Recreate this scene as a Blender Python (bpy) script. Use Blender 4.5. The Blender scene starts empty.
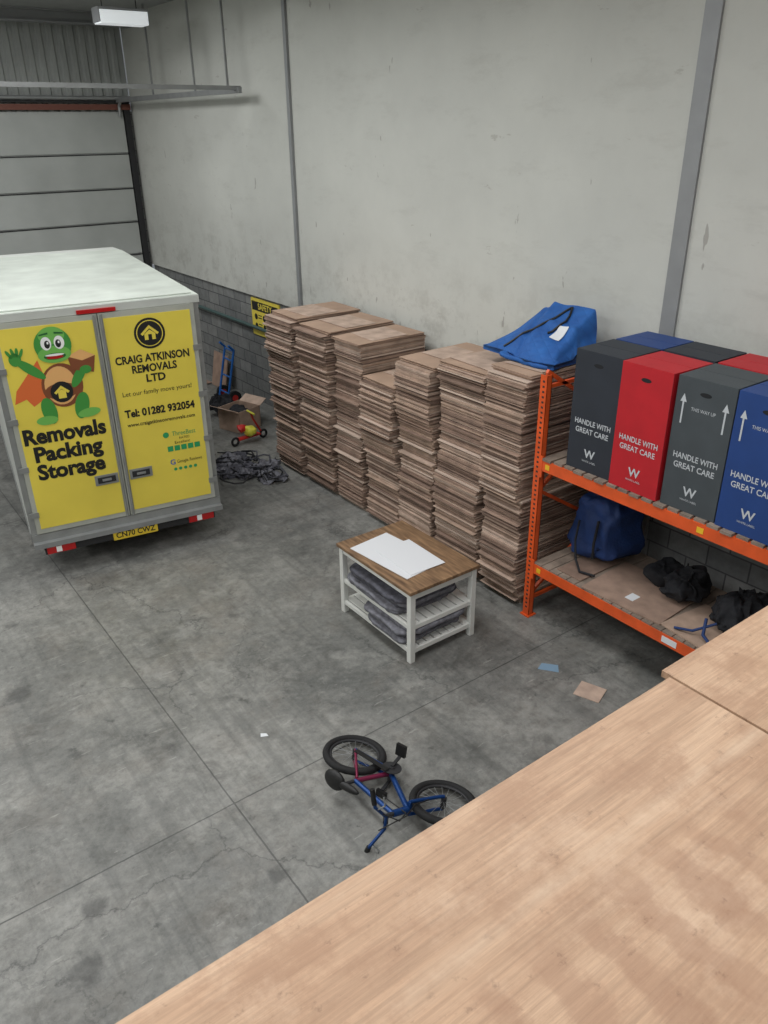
import bpy, math, random
from mathutils import Matrix, Vector, noise
random.seed(7)
scene=bpy.context.scene
scene.view_settings.view_transform='Standard'
scene.view_settings.look='None'

H=4.7; F=790.0; PITCH=26.1; HEAD=36.3; ROLL=0.7; WX=6.65; EY=17.6; CZ=6.65
# ---------------- camera
cd=bpy.data.cameras.new('camera'); cam=bpy.data.objects.new('camera',cd); scene.collection.objects.link(cam)
cd.sensor_width=36; cd.lens=F*36/1024; cd.clip_start=0.05; cd.clip_end=200
R=Matrix.Rotation(math.radians(-HEAD),4,'Z')@Matrix.Rotation(math.radians(90-PITCH),4,'X')@Matrix.Rotation(math.radians(-ROLL),4,'Z')
cam.matrix_world=Matrix.Translation((0,0,H))@R
scene.camera=cam

# ---------------- materials
def lin(c):
    return tuple((x/255/12.92 if x/255<=0.04045 else ((x/255+0.055)/1.055)**2.4) for x in c)
def mat(name,c,rough=0.6,metal=0.0,var=0.0,scale=5.0,bump=0.0,bscale=40.0,stretch=None,spec=0.5,emit=0):
    m=bpy.data.materials.new(name); m.use_nodes=True
    nt=m.node_tree; b=nt.nodes['Principled BSDF']
    col=lin(c)
    b.inputs['Base Color'].default_value=(*col,1)
    b.inputs['Roughness'].default_value=rough
    b.inputs['Metallic'].default_value=metal
    b.inputs['Specular IOR Level'].default_value=spec
    if emit:
        b.inputs['Emission Color'].default_value=(*col,1); b.inputs['Emission Strength'].default_value=emit
    if var or bump:
        tc=nt.nodes.new('ShaderNodeTexCoord'); mp=nt.nodes.new('ShaderNodeMapping')
        nt.links.new(tc.outputs['Object'],mp.inputs['Vector'])
        if stretch: mp.inputs['Scale'].default_value=stretch
    if var:
        n=nt.nodes.new('ShaderNodeTexNoise'); n.inputs['Scale'].default_value=scale; n.inputs['Detail'].default_value=6
        nt.links.new(mp.outputs[0],n.inputs['Vector'])
        r=nt.nodes.new('ShaderNodeValToRGB'); e=r.color_ramp.elements
        e[0].position=0.3; e[1].position=0.7
        e[0].color=(*[max(0,x*(1-var)) for x in col],1); e[1].color=(*[min(1,x*(1+var)) for x in col],1)
        nt.links.new(n.outputs['Fac'],r.inputs['Fac']); nt.links.new(r.outputs['Color'],b.inputs['Base Color'])
    if bump:
        n2=nt.nodes.new('ShaderNodeTexNoise'); n2.inputs['Scale'].default_value=bscale; n2.inputs['Detail'].default_value=4
        nt.links.new(mp.outputs[0],n2.inputs['Vector'])
        bp=nt.nodes.new('ShaderNodeBump'); bp.inputs['Strength'].default_value=bump; bp.inputs['Distance'].default_value=0.02
        nt.links.new(n2.outputs['Fac'],bp.inputs['Height']); nt.links.new(bp.outputs[0],b.inputs['Normal'])
    return m

class NT:
    def __init__(s,name):
        s.m=bpy.data.materials.new(name); s.m.use_nodes=True; s.t=s.m.node_tree; s.b=s.t.nodes['Principled BSDF']
        s.tc=s.t.nodes.new('ShaderNodeTexCoord'); s.P=s.tc.outputs['Object']
    def n(s,t,**k):
        x=s.t.nodes.new(t)
        for a,v in k.items():
            if hasattr(x,a): setattr(x,a,v)
        return x
    def L(s,a,b): s.t.links.new(a,b)
    def mapping(s,scale=(1,1,1),loc=(0,0,0),rot=(0,0,0),src=None):
        m=s.n('ShaderNodeMapping'); s.L(src or s.P,m.inputs['Vector'])
        m.inputs['Scale'].default_value=scale; m.inputs['Location'].default_value=loc; m.inputs['Rotation'].default_value=rot
        return m.outputs[0]
    def noise(s,scale,detail=5,vec=None,rough=0.5,dist=0):
        n=s.n('ShaderNodeTexNoise'); n.inputs['Scale'].default_value=scale; n.inputs['Detail'].default_value=detail
        n.inputs['Roughness'].default_value=rough; n.inputs['Distortion'].default_value=dist
        s.L(vec or s.P,n.inputs['Vector']); return n.outputs['Fac']
    def ramp(s,fac,stops):
        r=s.n('ShaderNodeValToRGB'); e=r.color_ramp.elements
        while len(e)<len(stops): e.new(0.5)
        for i,(p,c) in enumerate(stops):
            e[i].position=p
            e[i].color=(c,c,c,1) if not isinstance(c,tuple) else (*lin(c),1)
        s.L(fac,r.inputs['Fac']); return r.outputs['Color']
    def math(s,op,a,b=None,clamp=False):
        m=s.n('ShaderNodeMath'); m.operation=op; m.use_clamp=clamp
        for i,v in enumerate((a,b)):
            if v is None: continue
            if isinstance(v,(int,float)): m.inputs[i].default_value=v
            else: s.L(v,m.inputs[i])
        return m.outputs[0]
    def mix(s,fac,a,b,mode='MIX'):
        m=s.n('ShaderNodeMix'); m.data_type='RGBA'; m.blend_type=mode
        for idx,v in ((0,fac),(6,a),(7,b)):
            if isinstance(v,(int,float)): m.inputs[idx].default_value=v
            elif isinstance(v,tuple): m.inputs[idx].default_value=(*lin(v),1)
            else: s.L(v,m.inputs[idx])
        return m.outputs[2]
    def out(s,col,rough=0.7,bump=None,bs=0.2,bd=0.01):
        s.L(col,s.b.inputs['Base Color'])
        if isinstance(rough,(int,float)): s.b.inputs['Roughness'].default_value=rough
        else: s.L(rough,s.b.inputs['Roughness'])
        if bump is not None:
            b=s.n('ShaderNodeBump'); b.inputs['Strength'].default_value=bs; b.inputs['Distance'].default_value=bd
            s.L(bump,b.inputs['Height']); s.L(b.outputs[0],s.b.inputs['Normal'])
        return s.m
    def sep(s,src=None):
        x=s.n('ShaderNodeSeparateXYZ'); s.L(src or s.P,x.inputs[0]); return x.outputs
    def comb(s,x,y,z=0):
        c=s.n('ShaderNodeCombineXYZ')
        for i,v in enumerate((x,y,z)):
            if isinstance(v,(int,float)): c.inputs[i].default_value=v
            else: s.L(v,c.inputs[i])
        return c.outputs[0]

# concrete floor (object origin = world origin)
f=NT('concrete_floor')
base=f.ramp(f.noise(0.7,12,rough=0.7,dist=0.4),[(0.32,(92,93,90)),(0.5,(119,119,115)),(0.68,(143,142,137))])
fine=f.ramp(f.noise(13,12,rough=0.8),[(0.34,0.50),(0.5,0.92),(0.66,1.25)])
c=f.mix(0.75,base,fine,'MULTIPLY')
blot=f.ramp(f.noise(2.3,10,dist=1.0,rough=0.7),[(0.52,0.0),(0.64,1.0)])
c=f.mix(f.math('MULTIPLY',blot,0.42),c,(70,69,66))
brn=f.ramp(f.noise(1.3,9,vec=f.mapping(loc=(14,5,2)),rough=0.7),[(0.52,0.0),(0.66,1.0)])
c=f.mix(f.math('MULTIPLY',brn,0.22),c,(104,92,80))
spots=f.ramp(f.noise(5.5,8,vec=f.mapping(loc=(4.3,7.1,0)),rough=0.65),[(0.62,0.0),(0.69,1.0)])
c=f.mix(f.math('MULTIPLY',spots,0.6),c,(50,50,49))
pale=f.ramp(f.noise(2.0,11,vec=f.mapping(loc=(9,2,0)),rough=0.8),[(0.50,0.0),(0.66,1.0)])
c=f.mix(f.math('MULTIPLY',pale,0.5),c,(163,162,156))
scr=f.ramp(f.noise(9,6,vec=f.mapping(scale=(0.35,2.4,1),rot=(0,0,0.5)),rough=0.7),[(0.62,0.0),(0.68,1.0)])
c=f.mix(f.math('MULTIPLY',scr,0.4),c,(176,175,170))
streak=f.ramp(f.noise(3,9,vec=f.mapping(scale=(2.4,0.16,1),rot=(0,0,0.12)),rough=0.65),[(0.52,0.0),(0.64,1.0)])
c=f.mix(f.math('MULTIPLY',streak,0.35),c,(72,73,71))
nzs=f.noise(7,6,rough=0.7); o=f.sep()
for sx,sy,sr in ((0.54,4.07,0.10),(0.36,3.68,0.13),(1.59,5.19,0.09),(1.66,3.55,0.09),(0.71,6.74,0.13),(0.9,5.6,0.06),(2.9,6.7,0.08),(1.1,3.1,0.10),(3.4,3.1,0.08),(0.1,3.2,0.16)):
    dx=f.math('SUBTRACT',o[0],sx); dy=f.math('SUBTRACT',o[1],sy)
    d=f.math('SQRT',f.math('ADD',f.math('MULTIPLY',dx,dx),f.math('MULTIPLY',dy,dy)))
    d=f.math('ADD',d,f.math('MULTIPLY',f.math('SUBTRACT',nzs,0.5),0.28))
    k=f.math('MULTIPLY',f.math('SUBTRACT',sr+0.02,d),12.0,clamp=True)
    c=f.mix(f.math('MULTIPLY',f.math('MINIMUM',k,1.0,clamp=True),0.55),c,(50,50,50))
def crack(scale,off,thr,amt,g0):
    global c
    wv=f.n('ShaderNodeTexVoronoi'); wv.feature='DISTANCE_TO_EDGE'; wv.inputs['Scale'].default_value=scale
    nz=f.n('ShaderNodeTexNoise'); nz.inputs['Scale'].default_value=2.5; nz.inputs['Detail'].default_value=8; nz.inputs['Roughness'].default_value=0.65; f.L(f.P,nz.inputs['Vector'])
    va=f.n('ShaderNodeVectorMath'); va.operation='SCALE'; va.inputs['Scale'].default_value=0.5; f.L(nz.outputs['Color'],va.inputs[0])
    vb=f.n('ShaderNodeVectorMath'); vb.operation='ADD'; f.L(f.mapping(loc=off),vb.inputs[0]); f.L(va.outputs[0],vb.inputs[1]); f.L(vb.outputs[0],wv.inputs['Vector'])
    cr=f.ramp(wv.outputs['Distance'],[(0.0,1.0),(thr,0.0)])
    gate=f.ramp(f.noise(0.7,2,vec=f.mapping(loc=(3+off[0],3,0))),[(g0,0.0),(g0+0.06,1.0)])
    c=f.mix(f.math('MULTIPLY',f.math('MULTIPLY',cr,gate),amt),c,(52,52,51))
crack(0.42,(0,0,0),0.005,0.6,0.46); crack(0.8,(5,2,0),0.007,0.4,0.52)
def joint(coord,pos,period):
    a=f.math('SUBTRACT',f.math('ADD',coord,f.math('MULTIPLY',f.math('SUBTRACT',nzs,0.5),0.012)),pos-period*20+period/2)
    a=f.math('MODULO',a,period)
    a=f.math('ABSOLUTE',f.math('SUBTRACT',a,period/2))
    return f.math('LESS_THAN',a,0.0065)
j=f.math('MAXIMUM',joint(o[0],1.71,6.0),joint(o[1],4.33,6.2))
c=f.mix(f.math('MULTIPLY',j,f.math('ADD',0.35,f.math('MULTIPLY',f.noise(4,3),0.6))),c,(50,50,49))
rg=f.ramp(f.noise(3,7,rough=0.65),[(0.3,0.38),(0.7,0.75)])
M_floor=f.out(c,rg,f.noise(30,6),0.15,0.005)

# painted wall
w=NT('painted_wall')
c=w.ramp(w.noise(0.35,8,rough=0.65),[(0.3,(180,181,175)),(0.7,(199,200,193))])
g=w.ramp(w.noise(2.3,9,vec=w.mapping(scale=(1,0.5,1.6)),rough=0.75),[(0.53,0.0),(0.76,1.0)])
c=w.mix(w.math('MULTIPLY',g,0.42),c,(156,155,148))
vz=w.math('MULTIPLY',w.math('SUBTRACT',3.4,w.sep()[2]),0.9,clamp=True)
dd=w.ramp(w.noise(3.1,9,vec=w.mapping(loc=(1,4,2)),rough=0.75),[(0.48,0.0),(0.62,1.0)])
c=w.mix(w.math('MULTIPLY',w.math('MULTIPLY',dd,vz),0.35),c,(134,130,122))
sc=w.ramp(w.noise(5,6,vec=w.mapping(scale=(1,0.45,1.5),loc=(0,2,5)),rough=0.68),[(0.67,0.0),(0.70,1.0)])
c=w.mix(w.math('MULTIPLY',sc,0.35),c,(130,122,114))
sc=w.ramp(w.noise(4,3,vec=w.mapping(scale=(1,2.2,0.7),loc=(0,8,1),rot=(0.5,0,0))),[(0.735,0.0),(0.745,1.0)])
c=w.mix(w.math('MULTIPLY',sc,0.5),c,(116,110,104))
M_wall=w.out(c,0.75,w.noise(25,5),0.1,0.004)
w=NT('block_wall'); o=w.sep()
br=w.n('ShaderNodeTexBrick'); w.L(w.comb(w.math('ADD',o[1],o[0]),o[2]),br.inputs['Vector'])
br.inputs['Scale'].default_value=1.0; br.inputs['Brick Width'].default_value=0.45; br.inputs['Row Height'].default_value=0.225
br.inputs['Mortar Size'].default_value=0.009
br.inputs['Color1'].default_value=(*lin((112,114,114)),1); br.inputs['Color2'].default_value=(*lin((134,135,133)),1); br.inputs['Mortar'].default_value=(*lin((78,79,80)),1)
c=w.mix(0.8,br.outputs['Color'],w.ramp(w.noise(5,9,rough=0.75),[(0.3,0.55),(0.7,1.18)]),'MULTIPLY')
M_block=w.out(c,0.9,br.outputs['Fac'],-0.4,0.01)
def plywood(name,off,streak=False):
    p=NT(name)
    c=p.ramp(p.noise(1.6,9,vec=p.mapping(scale=(0.4,2.6,1),loc=off),dist=1.6,rough=0.65),[(0.3,(166,133,107)),(0.5,(186,153,125)),(0.72,(202,171,143))])
    gr=p.ramp(p.noise(17,10,vec=p.mapping(scale=(0.16,6,1),loc=off),rough=0.8),[(0.34,0.66),(0.66,1.14)])
    c=p.mix(0.85,c,gr,'MULTIPLY')
    st=p.ramp(p.noise(3.4,11,vec=p.mapping(loc=off),rough=0.78),[(0.49,0.0),(0.59,1.0)])
    c=p.mix(p.math('MULTIPLY',st,0.5),c,(154,119,94))
    pl=p.ramp(p.noise(1.7,10,vec=p.mapping(loc=(off[0]+5,off[1],1)),rough=0.75),[(0.50,0.0),(0.64,1.0)])
    c=p.mix(p.math('MULTIPLY',pl,0.5),c,(208,181,156))
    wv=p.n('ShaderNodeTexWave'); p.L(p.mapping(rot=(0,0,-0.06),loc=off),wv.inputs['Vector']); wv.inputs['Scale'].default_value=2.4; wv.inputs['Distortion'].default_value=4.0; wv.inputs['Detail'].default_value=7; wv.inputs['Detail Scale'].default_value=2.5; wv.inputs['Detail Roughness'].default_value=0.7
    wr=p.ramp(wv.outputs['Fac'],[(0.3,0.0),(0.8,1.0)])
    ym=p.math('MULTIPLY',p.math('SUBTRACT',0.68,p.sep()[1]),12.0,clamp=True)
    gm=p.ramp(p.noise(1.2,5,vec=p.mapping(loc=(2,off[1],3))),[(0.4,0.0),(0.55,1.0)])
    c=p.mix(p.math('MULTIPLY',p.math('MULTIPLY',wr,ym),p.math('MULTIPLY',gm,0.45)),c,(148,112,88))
    d=p.ramp(p.noise(24,9,vec=p.mapping(loc=off),rough=0.7),[(0.60,0.0),(0.67,1.0)])
    c=p.mix(p.math('MULTIPLY',d,0.45),c,(116,90,72))
    if streak:
        a=p.math('ABSOLUTE',p.math('SUBTRACT',p.math('ADD',p.sep()[1],p.math('MULTIPLY',p.noise(3,7),0.05)),0.745))
        k=p.math('MULTIPLY',p.math('SUBTRACT',0.03,a),35.0,clamp=True)
        k=p.math('MULTIPLY',k,p.ramp(p.noise(5,6,rough=0.7),[(0.38,0.1),(0.6,0.6)]))
        c=p.mix(p.math('MULTIPLY',k,0.75),c,(214,190,165))
    return p.out(c,0.6,gr,0.25,0.003)
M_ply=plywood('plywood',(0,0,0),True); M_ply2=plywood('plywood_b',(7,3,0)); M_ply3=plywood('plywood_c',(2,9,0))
p=NT('table_wood')
c=p.ramp(p.noise(5,6,vec=p.mapping(scale=(6,0.8,1))),[(0.3,(88,66,48)),(0.55,(130,102,75)),(0.75,(156,124,92))])
M_twood=p.out(c,0.5)

M_white=mat('white_paint',(212,213,208),0.45,var=0.04)
M_vanw=mat('van_white_panel',(186,189,183),0.4,var=0.08,scale=3)
M_roof=mat('van_roof_grp',(180,186,177),0.5,var=0.14,scale=2.5)
M_alu=mat('aluminium_trim',(150,152,150),0.4,metal=0.5,var=0.12)
M_doorgrey=mat('van_door_grey',(166,168,158),0.45,var=0.08)
M_yel=mat('yellow_vinyl',(224,204,78),0.45,var=0.06,scale=2)
M_black=mat('black_print',(22,22,22),0.5)
M_rub=mat('rubber',(20,20,21),0.8,bump=0.2)
M_dark=mat('dark_chassis',(38,38,40),0.6)
M_red=mat('red_lens',(175,22,24),0.3)
M_plate=mat('number_plate_yellow',(215,185,50),0.4)
M_glass=mat('dark_glass',(20,24,28),0.1)
M_green=mat('turtle_green',(62,142,58),0.5); M_lgreen=mat('turtle_light_green',(110,178,82),0.5)
M_dgreen=mat('turtle_dark_green',(30,95,45),0.5)
M_brown=mat('shell_brown',(125,70,40),0.5); M_or=mat('cape_orange',(215,105,50),0.5); M_tan=mat('belly_tan',(225,172,108),0.5)
M_pw=mat('print_white',(235,235,233),0.5); M_logog=mat('logo_green',(40,150,90),0.5); M_blueprint=mat('print_blue',(50,90,170),0.5)
M_steel=mat('grey_steel',(140,142,143),0.5,metal=0.2,var=0.06)
M_gal=mat('galvanised',(150,152,152),0.45,metal=0.5,var=0.1)
M_orange=mat('rack_orange',(212,84,34),0.45,var=0.14,scale=6)
M_slat=mat('weathered_slat',(128,114,102),0.8,var=0.28,scale=8)
M_ydot=mat('yellow_label',(225,180,40),0.5)
cards=[mat('cardboard_%d'%i,c,0.9,var=0.2,scale=7) for i,c in enumerate([(165,141,124),(148,124,109),(128,106,93),(180,157,141)])]
M_cdark=mat('cardboard_gap',(60,48,42),0.9)
M_ctop=mat('cardboard_top',(168,141,121),0.85,var=0.15,scale=3)
M_pink=mat('cardboard_pale',(190,170,155),0.9,var=0.1)
q=NT('blue_quilt'); o=q.sep()
a1=q.math('ADD',o[0],q.math('ADD',o[1],o[2])); a2=q.math('SUBTRACT',q.math('ADD',o[0],o[2]),o[1])
def ln(a): 
    return q.math('ABSOLUTE',q.math('SINE',q.math('MULTIPLY',a,20.0)))
hq=q.math('MINIMUM',ln(a1),ln(a2))
c=q.mix(q.ramp(hq,[(0.0,0.75),(0.12,1.0)]),(14,50,100),q.ramp(q.noise(5,6),[(0.3,(22,76,144)),(0.7,(34,96,168))]))
M_bq=q.out(c,0.75,hq,0.3,0.015)
M_bag=mat('navy_bag',(20,48,98),0.7,var=0.25,bump=0.3)
M_blk=mat('black_fabric',(24,25,30),0.85,var=0.3,bump=0.4)
M_gb=mat('grey_blanket',(112,112,119),0.95,var=0.4,scale=18,bump=0.6,bscale=90)
M_gb2=mat('grey_blanket_dark',(78,78,86),0.95,var=0.4,scale=18,bump=0.6,bscale=90)
M_paper=mat('white_paper',(212,214,217),0.6)
M_sdoor=mat('sectional_door',(166,169,165),0.5,var=0.1,scale=1.2)
M_clad=mat('cladding',(150,153,150),0.6,var=0.1,scale=2)
M_rust=mat('door_shaft_red',(110,66,54),0.6)
M_ceil=mat('ceiling_panel',(150,152,150),0.8,var=0.05)
M_lamp=mat('lamp_diffuser',(225,230,232),0.4,emit=0.5)
M_bframe=mat('bike_blue',(22,62,120),0.3,metal=0.4); M_bpurp=mat('bike_pink',(128,42,74),0.3,metal=0.4)
M_pipeg=mat('green_pipe',(70,92,90),0.5)
M_sackblue=mat('sack_truck_blue',(30,90,160),0.4)
M_redp=mat('red_plastic',(180,40,35),0.4); M_yelp=mat('yellow_plastic',(205,200,70),0.4)
M_dirty=mat('light_blue_card',(120,148,170),0.7)

# ---------------- builder
class B:
    def __init__(s,name): s.name=name; s.v=[]; s.f=[]; s.mi=[]; s.sm=[]; s.mats=[]; s.M=Matrix.Identity(4)
    def m(s,mt):
        if mt not in s.mats: s.mats.append(mt)
        return s.mats.index(mt)
    def add(s,vs,fs,mt,smooth=False,M=None):
        o=len(s.v); T=s.M@M if M is not None else s.M
        s.v+= [T@Vector(x) for x in vs]; i=s.m(mt)
        for q in fs: s.f.append([o+k for k in q]); s.mi.append(i); s.sm.append(smooth)
    def box(s,c,d,mt,rot=None):
        x,y,z=[k/2 for k in d]
        vs=[(-x,-y,-z),(x,-y,-z),(x,y,-z),(-x,y,-z),(-x,-y,z),(x,-y,z),(x,y,z),(-x,y,z)]
        fs=[(0,3,2,1),(4,5,6,7),(0,1,5,4),(1,2,6,5),(2,3,7,6),(3,0,4,7)]
        M=Matrix.Translation(c)
        if rot is not None: M=M@rot
        s.add(vs,fs,mt,M=M)
    def b2(s,p0,p1,mt):
        s.box([(a+b)/2 for a,b in zip(p0,p1)],[abs(b-a) for a,b in zip(p0,p1)],mt)
    def bar(s,p0,p1,w,h,mt):
        p0=Vector(p0);p1=Vector(p1); d=p1-p0; L=d.length
        q=d.to_track_quat('X','Z').to_matrix().to_4x4()
        s.box((p0+p1)/2,(L,w,h),mt,rot=q)
    def cyl(s,p0,p1,r,mt,n=14,r2=None,caps=True,smooth=True):
        p0=Vector(p0);p1=Vector(p1); d=p1-p0; q=d.to_track_quat('Z','Y').to_matrix().to_4x4()
        r2=r if r2 is None else r2; vs=[];fs=[]
        for k in range(n):
            a=2*math.pi*k/n; vs.append((r*math.cos(a),r*math.sin(a),0)); vs.append((r2*math.cos(a),r2*math.sin(a),d.length))
        for k in range(n):
            a=2*k; b=2*((k+1)%n); fs.append((a,b,b+1,a+1))
        M=Matrix.Translation(p0)@q
        s.add(vs,fs,mt,smooth,M)
        if caps:
            s.add([vs[2*k] for k in range(n)],[tuple(reversed(range(n)))],mt,False,M); s.add([vs[2*k+1] for k in range(n)],[tuple(range(n))],mt,False,M)
    def tube(s,pts,r,mt,n=8):
        for a,b in zip(pts[:-1],pts[1:]): s.cyl(a,b,r,mt,n)
        for a in pts[1:-1]: s.sph(a,(r,r,r),mt,8,6)
    def sph(s,c,rad,mt,nu=16,nv=10,rot=None):
        vs=[];fs=[]
        for j in range(nv+1):
            t=math.pi*j/nv
            for i in range(nu):
                a=2*math.pi*i/nu; vs.append((rad[0]*math.sin(t)*math.cos(a),rad[1]*math.sin(t)*math.sin(a),rad[2]*math.cos(t)))
        for j in range(nv):
            for i in range(nu):
                fs.append((j*nu+i,(j+1)*nu+i,(j+1)*nu+(i+1)%nu,j*nu+(i+1)%nu))
        M=Matrix.Translation(c)
        if rot is not None: M=M@rot
        s.add(vs,fs,mt,True,M)
    def pillow(s,c,d,mt,seed=0,amp=0.03,e=0.35,fr=4,nu=48,nv=24,rot=None,flat=True,slump=0):
        vs=[];fs=[]
        sp=lambda x:math.copysign(abs(x)**e,x)
        for j in range(nv+1):
            t=math.pi*j/nv
            for i in range(nu):
                a=2*math.pi*i/nu
                p=Vector((d[0]/2*sp(math.cos(a))*abs(math.sin(t))**e,d[1]/2*sp(math.sin(a))*abs(math.sin(t))**e,d[2]/2*sp(math.cos(t))))
                q=p+Vector((seed*3.1,seed*1.7,seed))
                if slump:
                    k=(p.z+d[2]/2)/d[2]; p.x*=1-slump*k; p.y*=1-slump*k
                n=noise.noise_vector(q*fr)*amp+noise.noise_vector(q*fr*2.7)*amp*0.5
                n+=p.normalized()*(abs(noise.noise(q*fr*1.6))*-amp*0.9) if p.length>0 else n
                p=p+n
                if flat: p.z=max(p.z,-d[2]/2)
                vs.append(p)
        for j in range(nv):
            for i in range(nu):
                fs.append((j*nu+i,(j+1)*nu+i,(j+1)*nu+(i+1)%nu,j*nu+(i+1)%nu))
        M=Matrix.Translation(c)
        if rot is not None: M=M@rot
        s.add(vs,fs,mt,True,M)
    def torus(s,c,axis,Rr,r,mt,n=40,k=10):
        q=Vector(axis).to_track_quat('Z','Y').to_matrix().to_4x4(); vs=[];fs=[]
        for i in range(n):
            a=2*math.pi*i/n
            for j in range(k):
                b=2*math.pi*j/k; vs.append(((Rr+r*math.cos(b))*math.cos(a),(Rr+r*math.cos(b))*math.sin(a),r*math.sin(b)))
        for i in range(n):
            for j in range(k):
                fs.append((i*k+j,((i+1)%n)*k+j,((i+1)%n)*k+(j+1)%k,i*k+(j+1)%k))
        s.add(vs,fs,mt,True,Matrix.Translation(c)@q)
    def prism(s,pts,axis,a,b,mt):
        def mk(p,t):
            return {0:(t,p[0],p[1]),1:(p[0],t,p[1]),2:(p[0],p[1],t)}[axis]
        n=len(pts); vs=[mk(p,a) for p in pts]+[mk(p,b) for p in pts]
        fs=[tuple(range(n)),tuple(reversed(range(n,2*n)))]+[(i,(i+1)%n,n+(i+1)%n,n+i) for i in range(n)]
        s.add(vs,fs,mt)
    def flat(s,pts,mt,M):
        s.add([(p[0],p[1],0) for p in pts],[tuple(range(len(pts)))],mt,M=M)
    def ell(s,cx,cy,rx,ry,mt,M,rot=0,n=28,lvl=0):
        c,sn=math.cos(rot),math.sin(rot)
        pts=[]
        for i in range(n):
            a=2*math.pi*i/n; x=rx*math.cos(a);y=ry*math.sin(a); pts.append((cx+x*c-y*sn,cy+x*sn+y*c))
        s.flat(pts,mt,M@Matrix.Translation((0,0,lvl)))
    def text(s,txt,size,mt,M,align='CENTER',bold=0.0,sx=1.0,width=None):
        cu=bpy.data.curves.new('t','FONT'); cu.body=txt; cu.size=size; cu.align_x=align; cu.align_y='CENTER'; cu.offset=bold; cu.resolution_u=3
        ob=bpy.data.objects.new('t',cu); scene.collection.objects.link(ob)
        dg=bpy.context.evaluated_depsgraph_get(); me=bpy.data.meshes.new_from_object(ob.evaluated_get(dg))
        xs=[v.co.x for v in me.vertices]
        if width and xs: sx=width/(max(xs)-min(xs))
        s.add([(v.co.x*sx,v.co.y,v.co.z) for v in me.vertices],[tuple(p.vertices) for p in me.polygons],mt,M=M)
        bpy.data.objects.remove(ob); bpy.data.curves.remove(cu); bpy.data.meshes.remove(me)
    def build(s,origin=None,bevel=0,fix=True):
        me=bpy.data.meshes.new(s.name)
        xs=[v.x for v in s.v]; ys=[v.y for v in s.v]; zs=[v.z for v in s.v]
        if origin is None: origin=((min(xs)+max(xs))/2,(min(ys)+max(ys))/2,min(zs))
        O=Vector(origin)
        me.from_pydata([v-O for v in s.v],[],s.f)
        for m_ in s.mats: me.materials.append(m_)
        for p_,i,sm in zip(me.polygons,s.mi,s.sm): p_.material_index=i; p_.use_smooth=sm
        me.update()
        ob=bpy.data.objects.new(s.name,me); scene.collection.objects.link(ob); ob.location=O
        if bevel:
            b=ob.modifiers.new('bevel','BEVEL'); b.width=bevel; b.segments=2; b.limit_method='ANGLE'
        return ob

# ---------------- room
LX=-9.0; BY=-5.0
b=B('floor'); b.b2((LX,BY,-0.1),(WX+0.2,EY+0.2,0),M_floor); b.build((0,0,0))
b=B('wall_right'); b.b2((WX,BY,2.0),(WX+0.2,EY,CZ),M_wall); b.b2((WX+0.05,BY,0),(WX+0.2,EY,2.0),M_block); b.build((0,0,0))
b=B('wall_left'); b.b2((LX-0.2,BY,0),(LX,EY,CZ),M_wall); b.build((0,0,0))
b=B('wall_front'); b.b2((LX,BY-0.2,0),(WX,BY,CZ),M_wall); b.build((0,0,0))
DX0,DX1,DZ=1.6,6.5,5.0
b=B('wall_back'); b.b2((LX,EY,0),(WX,EY+0.2,DZ),M_block)
b.b2((LX,EY+0.04,DZ),(WX,EY+0.2,CZ),M_clad)
x=LX
while x<WX-0.2:
    b.prism([(x,EY+0.04),(x+0.03,EY),(x+0.11,EY),(x+0.14,EY+0.04)],2,DZ,CZ,M_clad); x+=0.2
b.build((0,0,0))
b=B('ceiling'); b.b2((LX,BY,CZ),(WX,EY,CZ+0.15),M_ceil); b.build((0,0,0))
for i,yy in enumerate((17.1,11.0,4.4,-1.8)):
    b=B('ceiling_beam'); b.b2((LX,yy-0.1,CZ-0.03),(WX,yy+0.1,CZ),M_steel); b.b2((LX,yy-0.015,CZ-0.35 if i else CZ-0.2),(WX,yy+0.015,CZ-0.03),M_steel); b.b2((LX,yy-0.1,(CZ-0.38 if i else CZ-0.22)),(WX,yy+0.1,CZ-0.35 if i else CZ-0.19),M_steel); b.build()
b=B('door_1')
b.b2((DX0,EY-0.04,0),(DX1-0.05,EY-0.002,DZ),M_sdoor)
zs=[0,0.28,0.94,1.6,2.26,2.92,3.58,4.24,DZ-0.01]
for z,zt in zip(zs[:-1],zs[1:]):
    b.b2((DX0+0.02,EY-0.07,z+0.012),(DX1-0.06,EY-0.03,zt-0.02),M_sdoor)
    if zt<4.9: b.b2((DX0+0.02,EY-0.082,zt-0.028),(DX1-0.06,EY-0.06,zt-0.010),M_dark)
b.build()
b=B('door_track')
for xx in (DX0-0.07,DX1+0.02):
    b.b2((xx-0.06,EY-0.10,0),(xx+0.06,EY-0.002,DZ+0.2),M_dark)
for xx in (DX0-0.03,DX1-0.15):
    b.b2((xx-0.03,12.2,5.16),(xx+0.03,EY-0.1,5.24),M_gal)
    b.tube([(xx,EY-0.14,4.9),(xx,EY-0.16,5.1),(xx,EY-0.3,5.2)],0.03,M_gal)
    for yy in (12.6,13.8,15.6): b.b2((xx-0.015,yy-0.015,5.2),(xx+0.015,yy+0.015,CZ-0.001),M_gal)
b.b2((DX0-0.1,EY-0.12,DZ+0.03),(DX1+0.1,EY-0.004,DZ+0.13),M_rust)
b.cyl((DX0-0.1,EY-0.16,DZ+0.24),(DX1+0.1,EY-0.16,DZ+0.24),0.035,M_gal)
b.b2((DX0-0.1,EY-0.1,DZ+0.16),(DX1+0.1,EY-0.004,DZ+0.2),M_dark)
b.b2((0.5,12.27,5.2),(DX1-0.1,12.33,5.26),M_gal)
b.build()
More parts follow.
